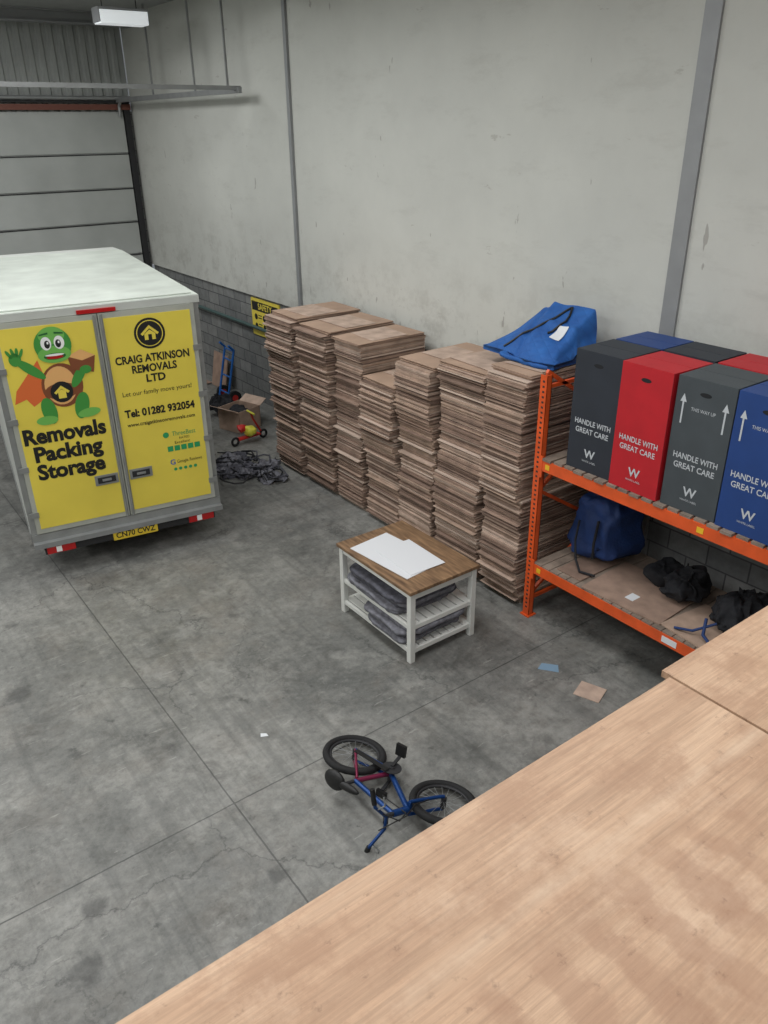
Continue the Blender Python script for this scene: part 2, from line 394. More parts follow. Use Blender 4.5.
b=B('trim_1'); b.b2((WX-0.03,4.36,2.0),(WX,4.52,CZ),M_steel); b.b2((WX-0.0,4.36,0),(WX+0.05,4.52,2.0),M_steel); b.build()
b=B('trim_2'); b.b2((WX-0.04,11.2,2.0),(WX,11.28,CZ),M_steel); b.build()
b=B('wall_pipe'); b.cyl((WX-0.03,11.6,1.45),(WX-0.03,16.9,1.45),0.03,M_pipeg); b.cyl((WX-0.03,16.9,1.45),(WX-0.03,16.9,0.2),0.03,M_pipeg); b.build()
b=B('ceiling_lamp'); b.b2((4.98,14.0,6.18),(5.78,14.3,6.38),M_steel); b.b2((5.0,13.985,6.16),(5.76,14.29,6.34),M_lamp)
for xx in (5.1,5.65): b.cyl((xx,14.15,6.38),(xx,14.15,CZ),0.008,M_dark,6)
b.build()
b=B('safety_sign'); XS=WX+0.04
b.b2((XS-0.02,12.05,1.3),(XS+0.01,13.05,1.95),M_yel)
T=Matrix(((0,0,-1,XS-0.022),(-1,0,0,12.55),(0,1,0,1.6),(0,0,0,1)))
b.flat([(-0.47,0.14),(0.47,0.14),(0.47,0.3),(-0.47,0.3)],M_black,T)
b.text('SAFETY',0.15,M_yel,T@Matrix.Translation((0,0.22,0.002)),bold=0.004)
for k in range(3):
    for (yy,rr) in ((0.03,0.055),(-0.13,0.05)):
        b.ell(-0.34+k*0.3,yy,rr,rr,M_black,T); 
        for ll in (0.025,-0.02): b.flat([(-0.26+k*0.3,yy+ll),(-0.13+k*0.3,yy+ll),(-0.13+k*0.3,yy+ll+0.018),(-0.26+k*0.3,yy+ll+0.018)],M_black,T)
b.build()

# ---------------- mezzanine
PZ=H-1.45
b=B('mezzanine_platform')
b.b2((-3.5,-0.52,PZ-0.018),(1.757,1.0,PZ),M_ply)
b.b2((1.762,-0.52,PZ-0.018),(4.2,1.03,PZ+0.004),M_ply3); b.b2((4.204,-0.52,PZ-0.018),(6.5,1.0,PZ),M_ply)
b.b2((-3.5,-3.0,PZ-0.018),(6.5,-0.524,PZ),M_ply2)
b.b2((-3.5,0.85,PZ-0.26),(6.5,0.95,PZ-0.018),M_steel)
for k in range(18): b.b2((-3.45+k*0.58,-3,PZ-0.22),(-3.4+k*0.58,0.85,PZ-0.018),M_slat)
for xx in (-3.3,1.5,6.3):
    for yy in (0.8,-2.8): b.b2((xx-0.05,yy-0.05,0),(xx+0.05,yy+0.05,PZ-0.22),M_steel)
b.build((0,0,PZ))

# ---------------- van
VW=2.2; b=B('removal_van')
b.M=Matrix.Translation((1.49,8.80,0))@Matrix.Rotation(math.radians(-8.5),4,'Z')
b.b2((0.0,0.05,0.5),(VW,4.1,2.97),M_vanw)
b.b2((-0.01,0.0,2.96),(VW+0.01,4.12,3.03),M_roof)
b.b2((0.05,0.05,3.03),(VW-0.05,4.1,3.045),M_roof)
b.b2((-0.015,-0.02,2.945),(VW+0.015,0.05,3.025),M_vanw)
b.b2((-0.012,0.02,2.88),(-0.002,4.1,2.96),M_alu); b.b2((VW+0.002,0.02,2.88),(VW+0.014,4.1,2.96),M_alu)
b.b2((-0.012,0.02,0.45),(VW+0.012,4.1,0.56),M_alu)
for xx in (0.0,VW-0.06): b.b2((xx,-0.01,0.5),(xx+0.06,0.06,2.95),M_alu)
for k in range(7): b.b2((VW,0.5+k*0.55,0.56),(VW+0.006,0.515+k*0.55,2.88),M_alu)
D=Matrix(((1,0,0,0),(0,0,-1,0),(0,1,0,0),(0,0,0,1)))
dz0,dz1=0.56,2.95
for k in range(2):
    x0=0.06+k*1.045; x1=x0+1.035
    b.b2((x0,-0.035,dz0),(x1,0.04,dz1-0.01),M_doorgrey)
    b.b2((x0+0.05,-0.04,dz0+0.06),(x1-0.05,-0.03,dz1-0.07),M_yel)
    hx=x0+0.01 if k==0 else x1-0.01
    for hz in (0.8,1.35,1.9,2.45): b.b2((hx-0.05,-0.05,hz-0.03),(hx+0.05,-0.035,hz+0.03),M_alu)
    hx=x1-0.19 if k==0 else x0+0.19
    b.b2((hx-0.13,-0.05,1.01),(hx+0.13,-0.04,1.13),M_alu); b.b2((hx-0.10,-0.058,1.035),(hx+0.10,-0.05,1.105),M_dark); b.b2((hx-0.05,-0.07,1.06),(hx+0.05,-0.058,1.085),M_gal)
    bx=x1-0.03 if k==0 else x0+0.03
    b.cyl((bx,-0.05,dz0),(bx,-0.05,dz1-0.02),0.012,M_alu,8)
def DL(x,z,lv=0.0): return Matrix.Translation((x,-0.0415-lv,z))@D
cx=0.58
FR=DL(0.01,0.11)
def e(x,z,rx,rz,m_,l,rot=0): b.ell(x,z,rx,rz,m_,FR,rot=rot,lvl=l*0.0008)
def pg(pts,m_,l): b.flat(pts,m_,FR@Matrix.Translation((0,0,l*0.0008)))
pg([(0.42,2.42),(0.16,2.12),(0.12,1.98),(0.24,2.02),(0.3,1.93),(0.5,2.05)],M_or,1)
e(0.62,2.12,0.21,0.24,M_brown,2); e(0.6,2.12,0.16,0.21,M_tan,3); e(0.6,2.06,0.17,0.09,M_brown,3.5)
e(0.44,1.86,0.075,0.15,M_green,4,rot=0.15); e(0.40,1.76,0.11,0.05,M_lgreen,5)
e(0.78,1.87,0.075,0.15,M_green,4,rot=-0.25); e(0.84,1.78,0.12,0.05,M_lgreen,5,rot=0.1)
e(0.34,2.33,0.05,0.17,M_green,4,rot=0.85); e(0.21,2.45,0.06,0.07,M_green,5)
for k in range(4): e(0.16+k*0.04,2.53-abs(k-1.5)*0.012,0.016,0.05,M_green,5,rot=0.5-k*0.3)
e(0.60,2.05,0.115,0.115,M_black,6)
pg([(0.52,2.05),(0.60,2.12),(0.68,2.05),(0.66,2.03),(0.60,2.085),(0.54,2.03)],M_yel,7); pg([(0.56,1.98),(0.64,1.98),(0.64,2.05),(0.60,2.08),(0.56,2.05)],M_yel,7)
e(0.8,2.2,0.05,0.14,M_green,6,rot=-0.6)
pg([(0.74,2.28),(0.96,2.22),(1.0,2.40),(0.86,2.48),(0.72,2.42)],M_brown,7); pg([(0.72,2.42),(0.86,2.36),(1.0,2.40),(0.86,2.48)],M_tan,8); pg([(0.74,2.28),(0.86,2.24),(0.86,2.36),(0.72,2.42)],M_brown,8)
e(0.88,2.26,0.06,0.045,M_green,9)
e(0.6,2.56,0.185,0.185,M_green,8); e(0.6,2.66,0.13,0.09,M_lgreen,8.5); e(0.6,2.46,0.165,0.09,M_lgreen,9)
e(0.6,2.44,0.11,0.035,M_dgreen,9.5); e(0.6,2.432,0.085,0.02,M_red,10); e(0.6,2.455,0.095,0.012,M_pw,10.3)
for sx in (-1,1):
    e(0.6+sx*0.065,2.58,0.052,0.07,M_pw,10); e(0.6+sx*0.055,2.57,0.028,0.042,M_black,11); e(0.607+sx*0.055,2.585,0.010,0.014,M_pw,12)
    pg([(0.6+sx*0.03,2.675),(0.6+sx*0.12,2.665),(0.6+sx*0.12,2.68),(0.6+sx*0.03,2.695)],M_dgreen,11)
for t,z in (('Removals',1.70),('Packing',1.49),('Storage',1.28)):
    b.text(t,0.24,M_black,DL(cx-0.02,z,0.001),bold=0.010,width=0.86 if t=='Removals' else 0.72)
cx=1.62
FR=DL(cx,0.05)
e(0,2.62,0.17,0.17,M_black,1); e(0,2.62,0.145,0.145,M_yel,2); e(0,2.62,0.135,0.135,M_black,3)
pg([(-0.1,2.62),(0,2.71),(0.1,2.62),(0.08,2.60),(0,2.675),(-0.08,2.60)],M_yel,4); pg([(-0.06,2.55),(0.06,2.55),(0.06,2.615),(0,2.66),(-0.06,2.615)],M_yel,4); pg([(-0.02,2.55),(0.02,2.55),(0.02,2.61),(-0.02,2.61)],M_black,5)
b.text('CRAIG ATKINSON',0.12,M_black,DL(cx,2.40,0.001),bold=0.004,width=0.82)
b.text('REMOVALS',0.12,M_black,DL(cx,2.285,0.001),bold=0.004,width=0.5)
b.text('LTD',0.12,M_black,DL(cx,2.17,0.001),bold=0.004)
b.text('Let our family move yours!',0.075,M_black,DL(cx,2.02,0.001),width=0.78)
b.text('Tel: 01282 932054',0.12,M_black,DL(cx,1.79,0.001),bold=0.005,width=0.8)
b.text('www.craigatkinsonremovals.com',0.06,M_black,DL(cx,1.66,0.001),bold=0.001,width=0.78)
FR=DL(0.02,0.04)
e(1.62,1.43,0.035,0.035,M_logog,1); b.text('ThreeBest',0.08,M_logog,DL(1.85,1.47,0.001),width=0.28)
b.text('RATED',0.04,M_black,DL(1.85,1.41,0.001))
for k in range(5): pg([(1.62+k*0.08,1.22),(1.685+k*0.08,1.22),(1.685+k*0.08,1.285),(1.62+k*0.08,1.285)],M_logog,1)
b.text('Excellent',0.05,M_black,DL(1.82,1.36,0.001))
b.text('G',0.09,M_blueprint,DL(1.68,1.12,0.001),bold=0.002); b.text('Google Reviews',0.06,M_black,DL(1.88,1.12,0.001),width=0.3)
for k in range(5): e(1.68+k*0.06,0.99,0.02,0.02,M_logog,1)
b.b2((0,-0.03,0.46),(VW,0.1,0.55),M_alu)
b.b2((0.1,-0.06,0.3),(VW-0.1,0.06,0.44),M_dark)
b.b2((0.0,-0.10,0.40),(VW,0.02,0.46),M_gal)
for x0 in (0.12,VW-0.43):
    b.b2((x0,-0.085,0.31),(x0+0.31,-0.06,0.40),M_red); b.b2((x0+0.1,-0.09,0.32),(x0+0.16,-0.06,0.39),M_pw)
b.b2((0.86,-0.09,0.30),(1.38,-0.06,0.41),M_plate); b.text('CN70 CWZ',0.10,M_black,Matrix.Translation((1.12,-0.092,0.355))@D,bold=0.002,width=0.46)
b.b2((0.9,-0.04,2.95),(1.3,-0.02,2.99),M_red)
for xx in (0.6,1.5): b.b2((xx-0.04,0.1,0.3),(xx+0.04,5.2,0.46),M_dark)
def wheel(xx,yy,w_=0.22):
    b.cyl((xx-w_/2,yy,0.34),(xx+w_/2,yy,0.34),0.34,M_rub,28); b.cyl((xx-w_/2-0.005,yy,0.34),(xx+w_/2+0.005,yy,0.34),0.2,M_gal,20)
for xx in (0.2,0.45,VW-0.45,VW-0.2): wheel(xx,1.45,0.2)
for xx in (0.25,VW-0.25): wheel(xx,4.95)
b.b2((0.0,0.75,0.42),(0.08,2.15,0.5),M_dark)
b.b2((VW-0.03,2.3,0.3),(VW,4.0,0.45),M_gal); b.b2((0,2.3,0.3),(0.03,4.0,0.45),M_gal)
b.prism([(4.12,0.5),(4.55,0.5),(4.62,0.72),(5.28,0.72),(5.35,0.4),(5.85,0.4),(5.92,1.05),(5.55,1.28),(4.85,2.1),(4.12,2.15)],0,0.12,VW-0.12,M_vanw)
b.prism([(4.1,2.12),(4.9,2.12),(5.0,2.5),(4.75,3.0),(4.1,3.03)],0,0.0,VW,M_vanw)
b.add([(0.2,5.53,1.36),(VW-0.2,5.53,1.36),(VW-0.25,4.93,2.07),(0.25,4.93,2.07)],[(0,1,2,3)],M_glass)
for xx in (0.115,VW-0.115): b.add([(xx,4.3,1.35),(xx,5.3,1.35),(xx,4.85,1.95),(xx,4.3,1.95)],[(0,1,2,3)],M_glass)
for s_ in (-1,1):
    xx=VW/2+s_*(VW/2+0.1); b.b2((xx-0.1,5.1,1.3),(xx+0.08,5.16,1.65),M_dark)
b.b2((0.3,5.86,0.45),(VW-0.3,5.9,0.8),M_dark)
b.build()

# ---------------- cardboard stacks
ys=[10.12,9.33,8.52,7.85,7.1,6.4,5.6,4.97]
tops=[2.30,2.27,2.24,1.87,2.27,2.38,2.50]
mids=[1.12,1.2,1.05,1.25,1.3,1.12,1.22]
for k in range(7):
    y1,y0=ys[k],ys[k+1]; top=tops[k]; b=B('flat_cardboard_box_stack')
    random.seed(k+3); mid=mids[k]
    tier=0; ox=random.uniform(-0.03,0.03); oy=0; wob=random.uniform(0,6); lean=random.uniform(-0.035,0.02)
    b.b2((5.5,y0+0.03,0),(6.5,y1-0.03,0.06),M_slat); z=0.06; grp=random.choice(cards); gn=0
    while z<top:
        th=random.choice([0.010,0.012,0.016,0.022])
        if z>mid and not tier:
            tier=1; ox=random.uniform(-0.09,0.05); oy=random.uniform(-0.015,0.015); lean=random.uniform(-0.05,0.03)
            b.b2((5.41,y0+0.03,z),(6.5,y1-0.03,z+0.02),M_pink); z+=0.02
        if random.random()<0.07: ox+=random.uniform(-0.03,0.03)
        gn-=1
        if gn<0: grp=random.choice(cards); gn=random.randint(3,9)
        th=min(th,top-z+0.001)
        zz=z-(mid if tier else 0)
        jx=random.gauss(0,0.015)+ox+0.014*math.sin(z*5+wob)+lean*zz
        if random.random()<0.05: jx-=random.uniform(0.02,0.05)
        jy=random.gauss(0,0.008)+oy+0.012*math.sin(z*3+wob*2); jy=max(-0.03,min(0.03,jy))
        m_=grp if random.random()<0.5 else random.choice(cards+[M_pink])
        gap=0.003 if random.random()<0.85 else 0.007
        shr=random.uniform(0,0.02)
        b.box(((5.45+jx+6.5)/2,(y0+y1)/2+jy,z+(th+gap)/2),(6.5-5.45-jx,y1-y0-0.075-shr,th-gap),m_,Matrix.Rotation(random.gauss(0,0.008),4,'Z')@Matrix.Rotation(random.gauss(0,0.0035),4,'X'))
        b.b2((5.50+max(jx,-0.03),y0+0.065+jy,z-0.001),(6.47,y1-0.065+jy,z+0.008),M_cdark)
        z+=th
    for i in range(4):
        b.box((5.99+random.uniform(-0.04,0.0),(y0+y1)/2+random.uniform(-0.01,0.01),z+0.006+i*0.012),(1.04,y1-y0-0.075,0.008),M_ctop if i%2 else cards[1],Matrix.Rotation(random.uniform(-0.03,0.03),4,'Z'))
    b.box((5.8+random.uniform(-0.1,0.2),(y0+y1)/2,z+0.052),(random.uniform(0.4,0.6),y1-y0-0.14,0.005),cards[3],Matrix.Rotation(random.uniform(-0.06,0.06),4,'Z')@Matrix.Rotation(random.uniform(-0.015,0.015),4,'Y'))
    b.build()

# ---------------- blue quilt on stack
b=B('blue_quilted_blanket')
nx,ny=60,70; vs=[];fs=[]
BZ=2.566
def qs(u,v,off=0):
    X=5.74+0.62*u-0.10*math.exp(-((v-0.3)/0.3)**2)*(1-u)
    Y=5.0+1.02*v+0.04*u
    prof=0.05+0.43*(u**0.9)
    side=max(0,min(1,(1-v)/0.42))**0.75
    right=max(0,min(1,v/0.05))**0.4
    h=0.05+(prof-0.05)*side*right
    fold=0.035*math.exp(-((u-0.55-0.15*v)/0.06)**2)*(1-v)-0.03*math.exp(-((v-0.45-0.2*u)/0.04)**2)
    n=noise.noise(Vector((X*3,Y*3,1)))*0.035+noise.noise(Vector((X*9,Y*9,3)))*0.008
    z=BZ+max(0.012,h+fold*side+n*min(1,u*3+0.3))
    return (min(X,6.42),Y+0.03*noise.noise(Vector((X*5,1,2))),z+off)
for i in range(nx+1):
    for j in range(ny+1): vs.append(qs(i/nx,j/ny))
for i in range(nx):
    for j in range(ny): fs.append((i*(ny+1)+j,(i+1)*(ny+1)+j,(i+1)*(ny+1)+j+1,i*(ny+1)+j+1))
rim=[i*(ny+1) for i in range(nx+1)]+[nx*(ny+1)+j for j in range(1,ny+1)]+[i*(ny+1)+ny for i in range(nx-1,-1,-1)]+[j for j in range(ny-1,0,-1)]
low=[]
for r_ in rim: low.append(len(vs)); vs.append((vs[r_][0],vs[r_][1],BZ))
for k in range(len(rim)):
    k2=(k+1)%len(rim); fs.append((rim[k],rim[k2],low[k2],low[k]))
b.add(vs,fs,M_bq,True)
b.pillow((6.0,5.38,BZ+0.02),(0.72,0.7,0.05),M_bq,3,0.015,0.25,5,60,12)
b.tube([qs(t,0.30+0.5*(1-t)**1.5*0.9,0.01) for t in [0.05,0.12,0.2,0.3,0.42,0.55,0.7,0.82,0.92]],0.012,M_black,6)
b.tube([qs(0.92-0.5*t,0.30-0.08*math.sin(t*3),0.012) for t in [0,0.15,0.3,0.5,0.7,0.9,1.0]],0.012,M_black,6)
LB=[]
for i in range(5):
    for j in range(5): LB.append(qs(0.36+0.2*i/4,0.12+0.11*j/4,0.014))
b.add(LB,[(i*5+j,(i+1)*5+j,(i+1)*5+j+1,i*5+j+1) for i in range(4) for j in range(4)],M_paper)
b.build()

# ---------------- pallet rack
RX0,RX1,RY0,RY1=5.38,6.42,2.0,4.85
b=B('pallet_racking')
for yy in (RY1,RY0-0.08):
    for xx in (RX0,RX1-0.08):
        b.b2((xx,yy-0.08,0.01),(xx+0.07,yy-0.072,2.62),M_orange)
        b.b2((xx,yy-0.08,0.01),(xx+0.008,yy,2.62),M_orange); b.b2((xx+0.062,yy-0.08,0.01),(xx+0.07,yy,2.62),M_orange)
        b.b2((xx-0.02,yy-0.1,0),(xx+0.1,yy+0.02,0.012),M_orange)
        for zz in range(50):
            b.b2((xx-0.001,yy-0.055,0.1+zz*0.05),(xx+0.0005,yy-0.03,0.12+zz*0.05),M_dark)
    zz=0.25; s_=0
    while zz<2.4:
        a=(RX0+0.04,yy-0.04,zz); c_=(RX1-0.04,yy-0.04,zz+0.6)
        if s_: a,c_=(RX1-0.04,yy-0.04,zz),(RX0+0.04,yy-0.04,zz+0.6)
        b.bar(a,c_,0.03,0.035,M_orange); zz+=0.6; s_=1-s_
    b.bar((RX0+0.04,yy-0.04,0.2),(RX1-0.04,yy-0.04,0.2),0.03,0.035,M_orange); b.bar((RX0+0.04,yy-0.04,2.5),(RX1-0.04,yy-0.04,2.5),0.03,0.035,M_orange)
for zt in (1.80,0.66):
    for xx in (RX0,RX1-0.06):
        b.b2((xx-0.005,RY0,zt-0.11),(xx+0.05,RY1-0.08,zt),M_orange)
    for yy in (RY1-0.08,RY0): b.b2((RX0-0.01,yy-0.03 if yy>3 else yy,zt-0.18),(RX0+0.004,yy if yy>3 else yy+0.03,zt+0.04),M_orange)
    b.b2((RX0-0.008,RY1-0.2,zt-0.08),(RX0-0.004,RY1-0.15,zt-0.03),M_ydot)
b.b2((RX0-0.008,3.0,1.72),(RX0-0.004,3.06,1.77),M_ydot)
b.b2((RX0-0.008,3.05,0.575),(RX0-0.004,3.2,0.635),M_paper)
random.seed(5)
y=RY0+0.01
while y<RY1-0.18:
    b.b2((RX0-0.01+random.uniform(-0.01,0.02),y,1.80),(RX1-0.02,y+0.10,1.825),M_slat); y+=0.125
y=RY0+0.01
while y<RY1-0.18:
    b.b2((RX0+0.0,y,0.66),(RX1-0.02,y+0.10,0.676),M_slat); y+=0.11
b.build()

cb=mat('carton_black',(38,43,52),0.6,var=0.1); cr_=mat('carton_red',(178,22,34),0.55,var=0.08); cg=mat('carton_grey',(64,70,74),0.6,var=0.1); cbl=mat('carton_blue',(26,60,120),0.55,var=0.08)
edge=mat('carton_seam',(20,22,26),0.8); prn=mat('carton_print',(186,190,194),0.6)
def carton(name,x0,y0,z0,w_,d_,h_,m_,front=True,rot=0,arrows=True):
    b=B(name); b.M=Matrix.Translation((x0+d_/2,y0+w_/2,z0))@Matrix.Rotation(math.radians(rot),4,'Z')
    X,Y=d_/2,w_/2
    b.b2((-X,-Y,0),(X,Y,h_-0.004),m_)
    b.b2((-X,-Y,h_-0.004),(-0.003,Y,h_+0.003),m_); b.b2((0.003,-Y,h_-0.004),(X,Y,h_+0.003),m_)
    b.b2((-0.003,-Y+0.002,h_-0.004),(0.003,Y-0.002,h_),edge)
    b.b2((-X-0.001,-Y+0.001,0.0),(-X,-Y+0.003,h_),edge)
    for sx in (-1,1): b.ell(0.0,h_*0.8,0.05,0.018,edge,Matrix.Translation((0,sx*(Y+0.001),0))@Matrix(((1,0,0,0),(0,0,-sx,0),(0,1,0,0),(0,0,0,1))))
    if front:
        T=Matrix(((0,0,-1,-X-0.002),(-1,0,0,0),(0,1,0,0),(0,0,0,1)))
        b.ell(0,h_*0.9,0.05,0.018,edge,T)
        b.text('HANDLE WITH',0.07,prn,T@Matrix.Translation((0,0.46,0)),width=w_*0.78,bold=0.001); b.text('GREAT CARE',0.07,prn,T@Matrix.Translation((0,0.38,0)),width=w_*0.72,bold=0.001)
        b.text('W',0.11,prn,T@Matrix.Translation((0,0.17,0)),bold=0.002); b.text('WHITE LABEL',0.025,prn,T@Matrix.Translation((0,0.10,0)))
        if arrows:
            b.text('THIS WAY UP',0.04,prn,T@Matrix.Translation((0,h_*0.78,0)),width=w_*0.42)
            for sx in (-1,1):
                ax=sx*w_*0.36
                b.flat([(ax-0.007,h_*0.66),(ax+0.007,h_*0.66),(ax+0.007,h_*0.82),(ax-0.007,h_*0.82)],prn,T)
                b.flat([(ax-0.028,h_*0.82),(ax+0.028,h_*0.82),(ax,h_*0.88)],prn,T)
    return b.build()
ZD=1.826
for y0,m_,ar,rr,xo in ((4.0,cb,False,1,0.01),(3.48,cr_,False,-1,-0.02),(2.96,cg,True,1,0.0),(2.44,cbl,True,-0.5,-0.01)):
    carton('wardrobe_carton',5.42+xo,y0,ZD,0.50,0.5,1.1,m_,True,rr,ar)
for y0,m_ in ((4.0,cbl),(3.49,cb),(2.97,cr_),(2.45,cg)):
    carton('wardrobe_carton',5.95,y0,ZD,0.495,0.46,1.1,m_,False)
# lower shelf goods
b=B('blue_storage_bag'); b.pillow((6.05,4.40,0.694+0.36),(0.62,0.60,0.72),M_bag,1,0.06,0.42,4,64,40,slump=0.12)
b.tube([(5.72,4.5,1.15),(5.66,4.48,0.95),(5.62,4.42,0.78),(5.55,4.3,0.71),(5.6,4.15,0.71)],0.012,M_blk)
b.tube([(5.76,4.3,1.2),(5.72,4.3,0.95),(5.73,4.3,0.79)],0.014,M_blk)
b.build()
b=B('flat_cardboard_sheets'); b.box((5.76,3.72,0.686),(0.72,0.85,0.014),cards[1],Matrix.Rotation(0.06,4,'Z')); b.box((5.72,3.02,0.686),(0.6,0.46,0.014),cards[0],Matrix.Rotation(-0.1,4,'Z')); b.box((5.6,3.7,0.694),(0.12,0.09,0.001),M_paper)
b.box((5.8,4.35,0.684),(0.7,0.3,0.012),cards[2]); b.build()
b=B('black_bag'); b.pillow((6.0,3.40,0.696+0.15),(0.6,0.42,0.30),M_blk,4,0.07,0.75,5,64,36,slump=0.35); b.pillow((6.1,3.7,0.696+0.09),(0.4,0.3,0.18),M_blk,5,0.05,0.7,5); b.build()
b=B('black_bag'); b.pillow((5.88,2.75,0.696+0.19),(0.7,0.62,0.38),M_blk,6,0.08,0.75,5,64,36,slump=0.35); b.tube([(5.6,2.95,0.85),(5.5,2.9,0.75),(5.44,2.75,0.71),(5.5,2.55,0.71)],0.014,M_bag); b.tube([(5.6,2.85,0.85),(5.5,3.0,0.74),(5.46,3.15,0.71)],0.012,M_bag); b.build()

# ---------------- table
TX0,TX1,TY0,TY1,TH=3.88,4.71,4.88,6.08,0.82
b=B('kitchen_trolley_table')
b.b2((TX0-0.02,TY0-0.02,TH-0.035),(TX1+0.02,TY1+0.02,TH),M_twood)
L_=0.06
for xx in (TX0,TX1-L_):
    for yy in (TY0,TY1-L_): b.b2((xx,yy,0),(xx+L_,yy+L_,TH-0.035),M_white)
b.b2((TX0+L_,TY0+0.01,TH-0.11),(TX1-L_,TY0+0.035,TH-0.035),M_white); b.b2((TX0+L_,TY1-0.035,TH-0.11),(TX1-L_,TY1-0.01,TH-0.035),M_white)
b.b2((TX0+0.01,TY0+L_,TH-0.10),(TX0+0.035,TY1-L_,TH-0.035),M_white); b.b2((TX1-0.035,TY0+L_,TH-0.10),(TX1-0.01,TY1-L_,TH-0.035),M_white)
for zs_ in (0.15,0.42):
    for yy in (TY0+0.01,TY1-0.04): b.b2((TX0+L_,yy,zs_-0.05),(TX1-L_,yy+0.03,zs_),M_white)
    for xx in (TX0+0.01,TX1-0.04): b.b2((xx,TY0+L_,zs_-0.05),(xx+0.03,TY1-L_,zs_),M_white)
    for k in range(8): b.b2((TX0+0.05+k*0.094,TY0+0.02,zs_-0.01),(TX0+0.13+k*0.094,TY1-0.02,zs_+0.006),M_white)
b.build(bevel=0.004)
b=B('paper_sheet'); b.box((4.2,5.52,TH+0.003),(0.50,0.84,0.005),M_paper,Matrix.Rotation(0.1,4,'Z')); b.box((4.28,5.4,TH+0.008),(0.42,0.6,0.003),M_paper,Matrix.Rotation(-0.03,4,'Z')); b.build()
b=B('folded_grey_blankets')
random.seed(11)
def bl(z0,n,yc,ln,xw):
    z=z0
    for i in range(n):
        h=random.uniform(0.035,0.055)
        b.pillow((4.26+random.uniform(-0.05,0.01),yc+random.uniform(-0.05,0.05),z+h/2),(xw+random.uniform(-0.06,0.03),ln+random.uniform(-0.15,0.04),h+0.012),M_gb if random.random()<0.75 else M_gb2,i+z0*40,0.02,0.28,6,nu=96,nv=12); z+=h
bl(0.432,5,5.5,1.0,0.78); bl(0.162,4,5.3,0.72,0.78)
b.build()

# ---------------- bike
b=B('childs_bicycle')
rear=Vector((2.70,4.12,0.05)); e1=Vector((0.285,-0.96,0)).normalized(); t=math.radians(12)
e2=Vector((-0.96,-0.285,0)).normalized()*math.cos(t)+Vector((0,0,1))*math.sin(t); e3=e2.cross(e1)
if e3.z<0: e3=-e3
b.M=Matrix(((e1.x,e3.x,e2.x,rear.x),(e1.y,e3.y,e2.y,rear.y),(e1.z,e3.z,e2.z,rear.z+0.04),(0,0,0,1)))
def bwheel(cx,cz,R_=0.26):
    b.torus((cx,0,cz),(0,1,0),R_-0.026,0.03,M_rub,44,10); b.torus((cx,0,cz),(0,1,0),R_-0.06,0.013,M_dark,40,6)
    b.cyl((cx,-0.045,cz),(cx,0.045,cz),0.022,M_dark,12)
    for k in range(20):
        a=2*math.pi*k/20; s_=0.02*(1 if k%2 else -1)
        b.cyl((cx,s_,cz),(cx+(R_-0.06)*math.cos(a),0,cz+(R_-0.06)*math.sin(a)),0.002,M_gal,4,caps=False)
bwheel(0,0)
BB=(0.36,0,-0.01); ST=(0.22,0,0.27); HT=(0.66,0,0.38); HB=(0.71,0,0.26)
b.tube([BB,HB],0.023,M_bframe); b.tube([ST,HT],0.02,M_bframe); b.tube([BB,ST],0.019,M_bpurp); b.cyl(HB,HT,0.027,M_bframe)
for s_ in (-0.05,0.05):
    b.tube([(0,s_,0),(BB[0]-0.04,s_*0.6,BB[2])],0.012,M_bframe); b.tube([(0,s_,0),(ST[0],s_*0.3,ST[2]-0.02)],0.011,M_bpurp)
b.cyl(ST,(0.19,0,0.35),0.014,M_dark)
b.sph((0.10,0,0.375),(0.10,0.085,0.035),M_black); b.sph((0.22,0,0.378),(0.12,0.035,0.026),M_black)
b.cyl((BB[0],-0.06,BB[2]),(BB[0],0.06,BB[2]),0.025,M_dark); b.cyl((BB[0],0.046,BB[2]),(BB[0],0.052,BB[2]),0.08,M_dark,24)
b.bar((BB[0],0.065,BB[2]),(BB[0]-0.03,0.065,BB[2]-0.15),0.014,0.025,M_dark); b.bar((BB[0],-0.065,BB[2]),(BB[0]+0.03,-0.065,BB[2]+0.15),0.014,0.025,M_dark)
b.box((BB[0]-0.03,0.12,BB[2]-0.16),(0.09,0.10,0.028),M_black); b.box((BB[0]+0.03,-0.12,BB[2]+0.15),(0.09,0.10,0.028),M_black)
b.bar((0.02,0.06,0.02),(BB[0],0.06,0.05),0.006,0.045,M_black)
FW=(0.86,0.0)
for s_ in (-0.055,0.055): b.tube([(HB[0],s_,HB[2]-0.02),(0.83,s_,0.04),(FW[0],s_,0)],0.014,M_bframe)
b.bar((HB[0],-0.055,HB[2]-0.02),(HB[0],0.055,HB[2]-0.02),0.03,0.03,M_bframe)
bwheel(*FW)
b.cyl(HT,(0.64,0,0.44),0.018,M_dark); b.cyl((0.64,0,0.44),(0.68,0,0.5),0.02,M_dark)
b.tube([(0.60,-0.27,0.60),(0.64,-0.16,0.60),(0.68,-0.05,0.5),(0.68,0.05,0.5),(0.64,0.16,0.60),(0.60,0.27,0.60)],0.013,M_bframe)
for s_ in (-1,1):
    b.cyl((0.63,s_*0.18,0.60),(0.595,s_*0.29,0.60),0.019,M_black)
    b.tube([(0.66,s_*0.15,0.59),(0.70,s_*0.19,0.57),(0.68,s_*0.25,0.57)],0.006,M_gal,6)
b.tube([(0.66,0.1,0.55),(0.78,0.06,0.48),(0.74,0.02,0.33),(0.5,0.03,0.3)],0.005,M_black,5)
b.tube([(0.66,-0.05,0.55),(0.8,0.08,0.42),(0.76,0.06,0.25),(0.8,0.06,0.12)],0.005,M_black,5)
b.build()

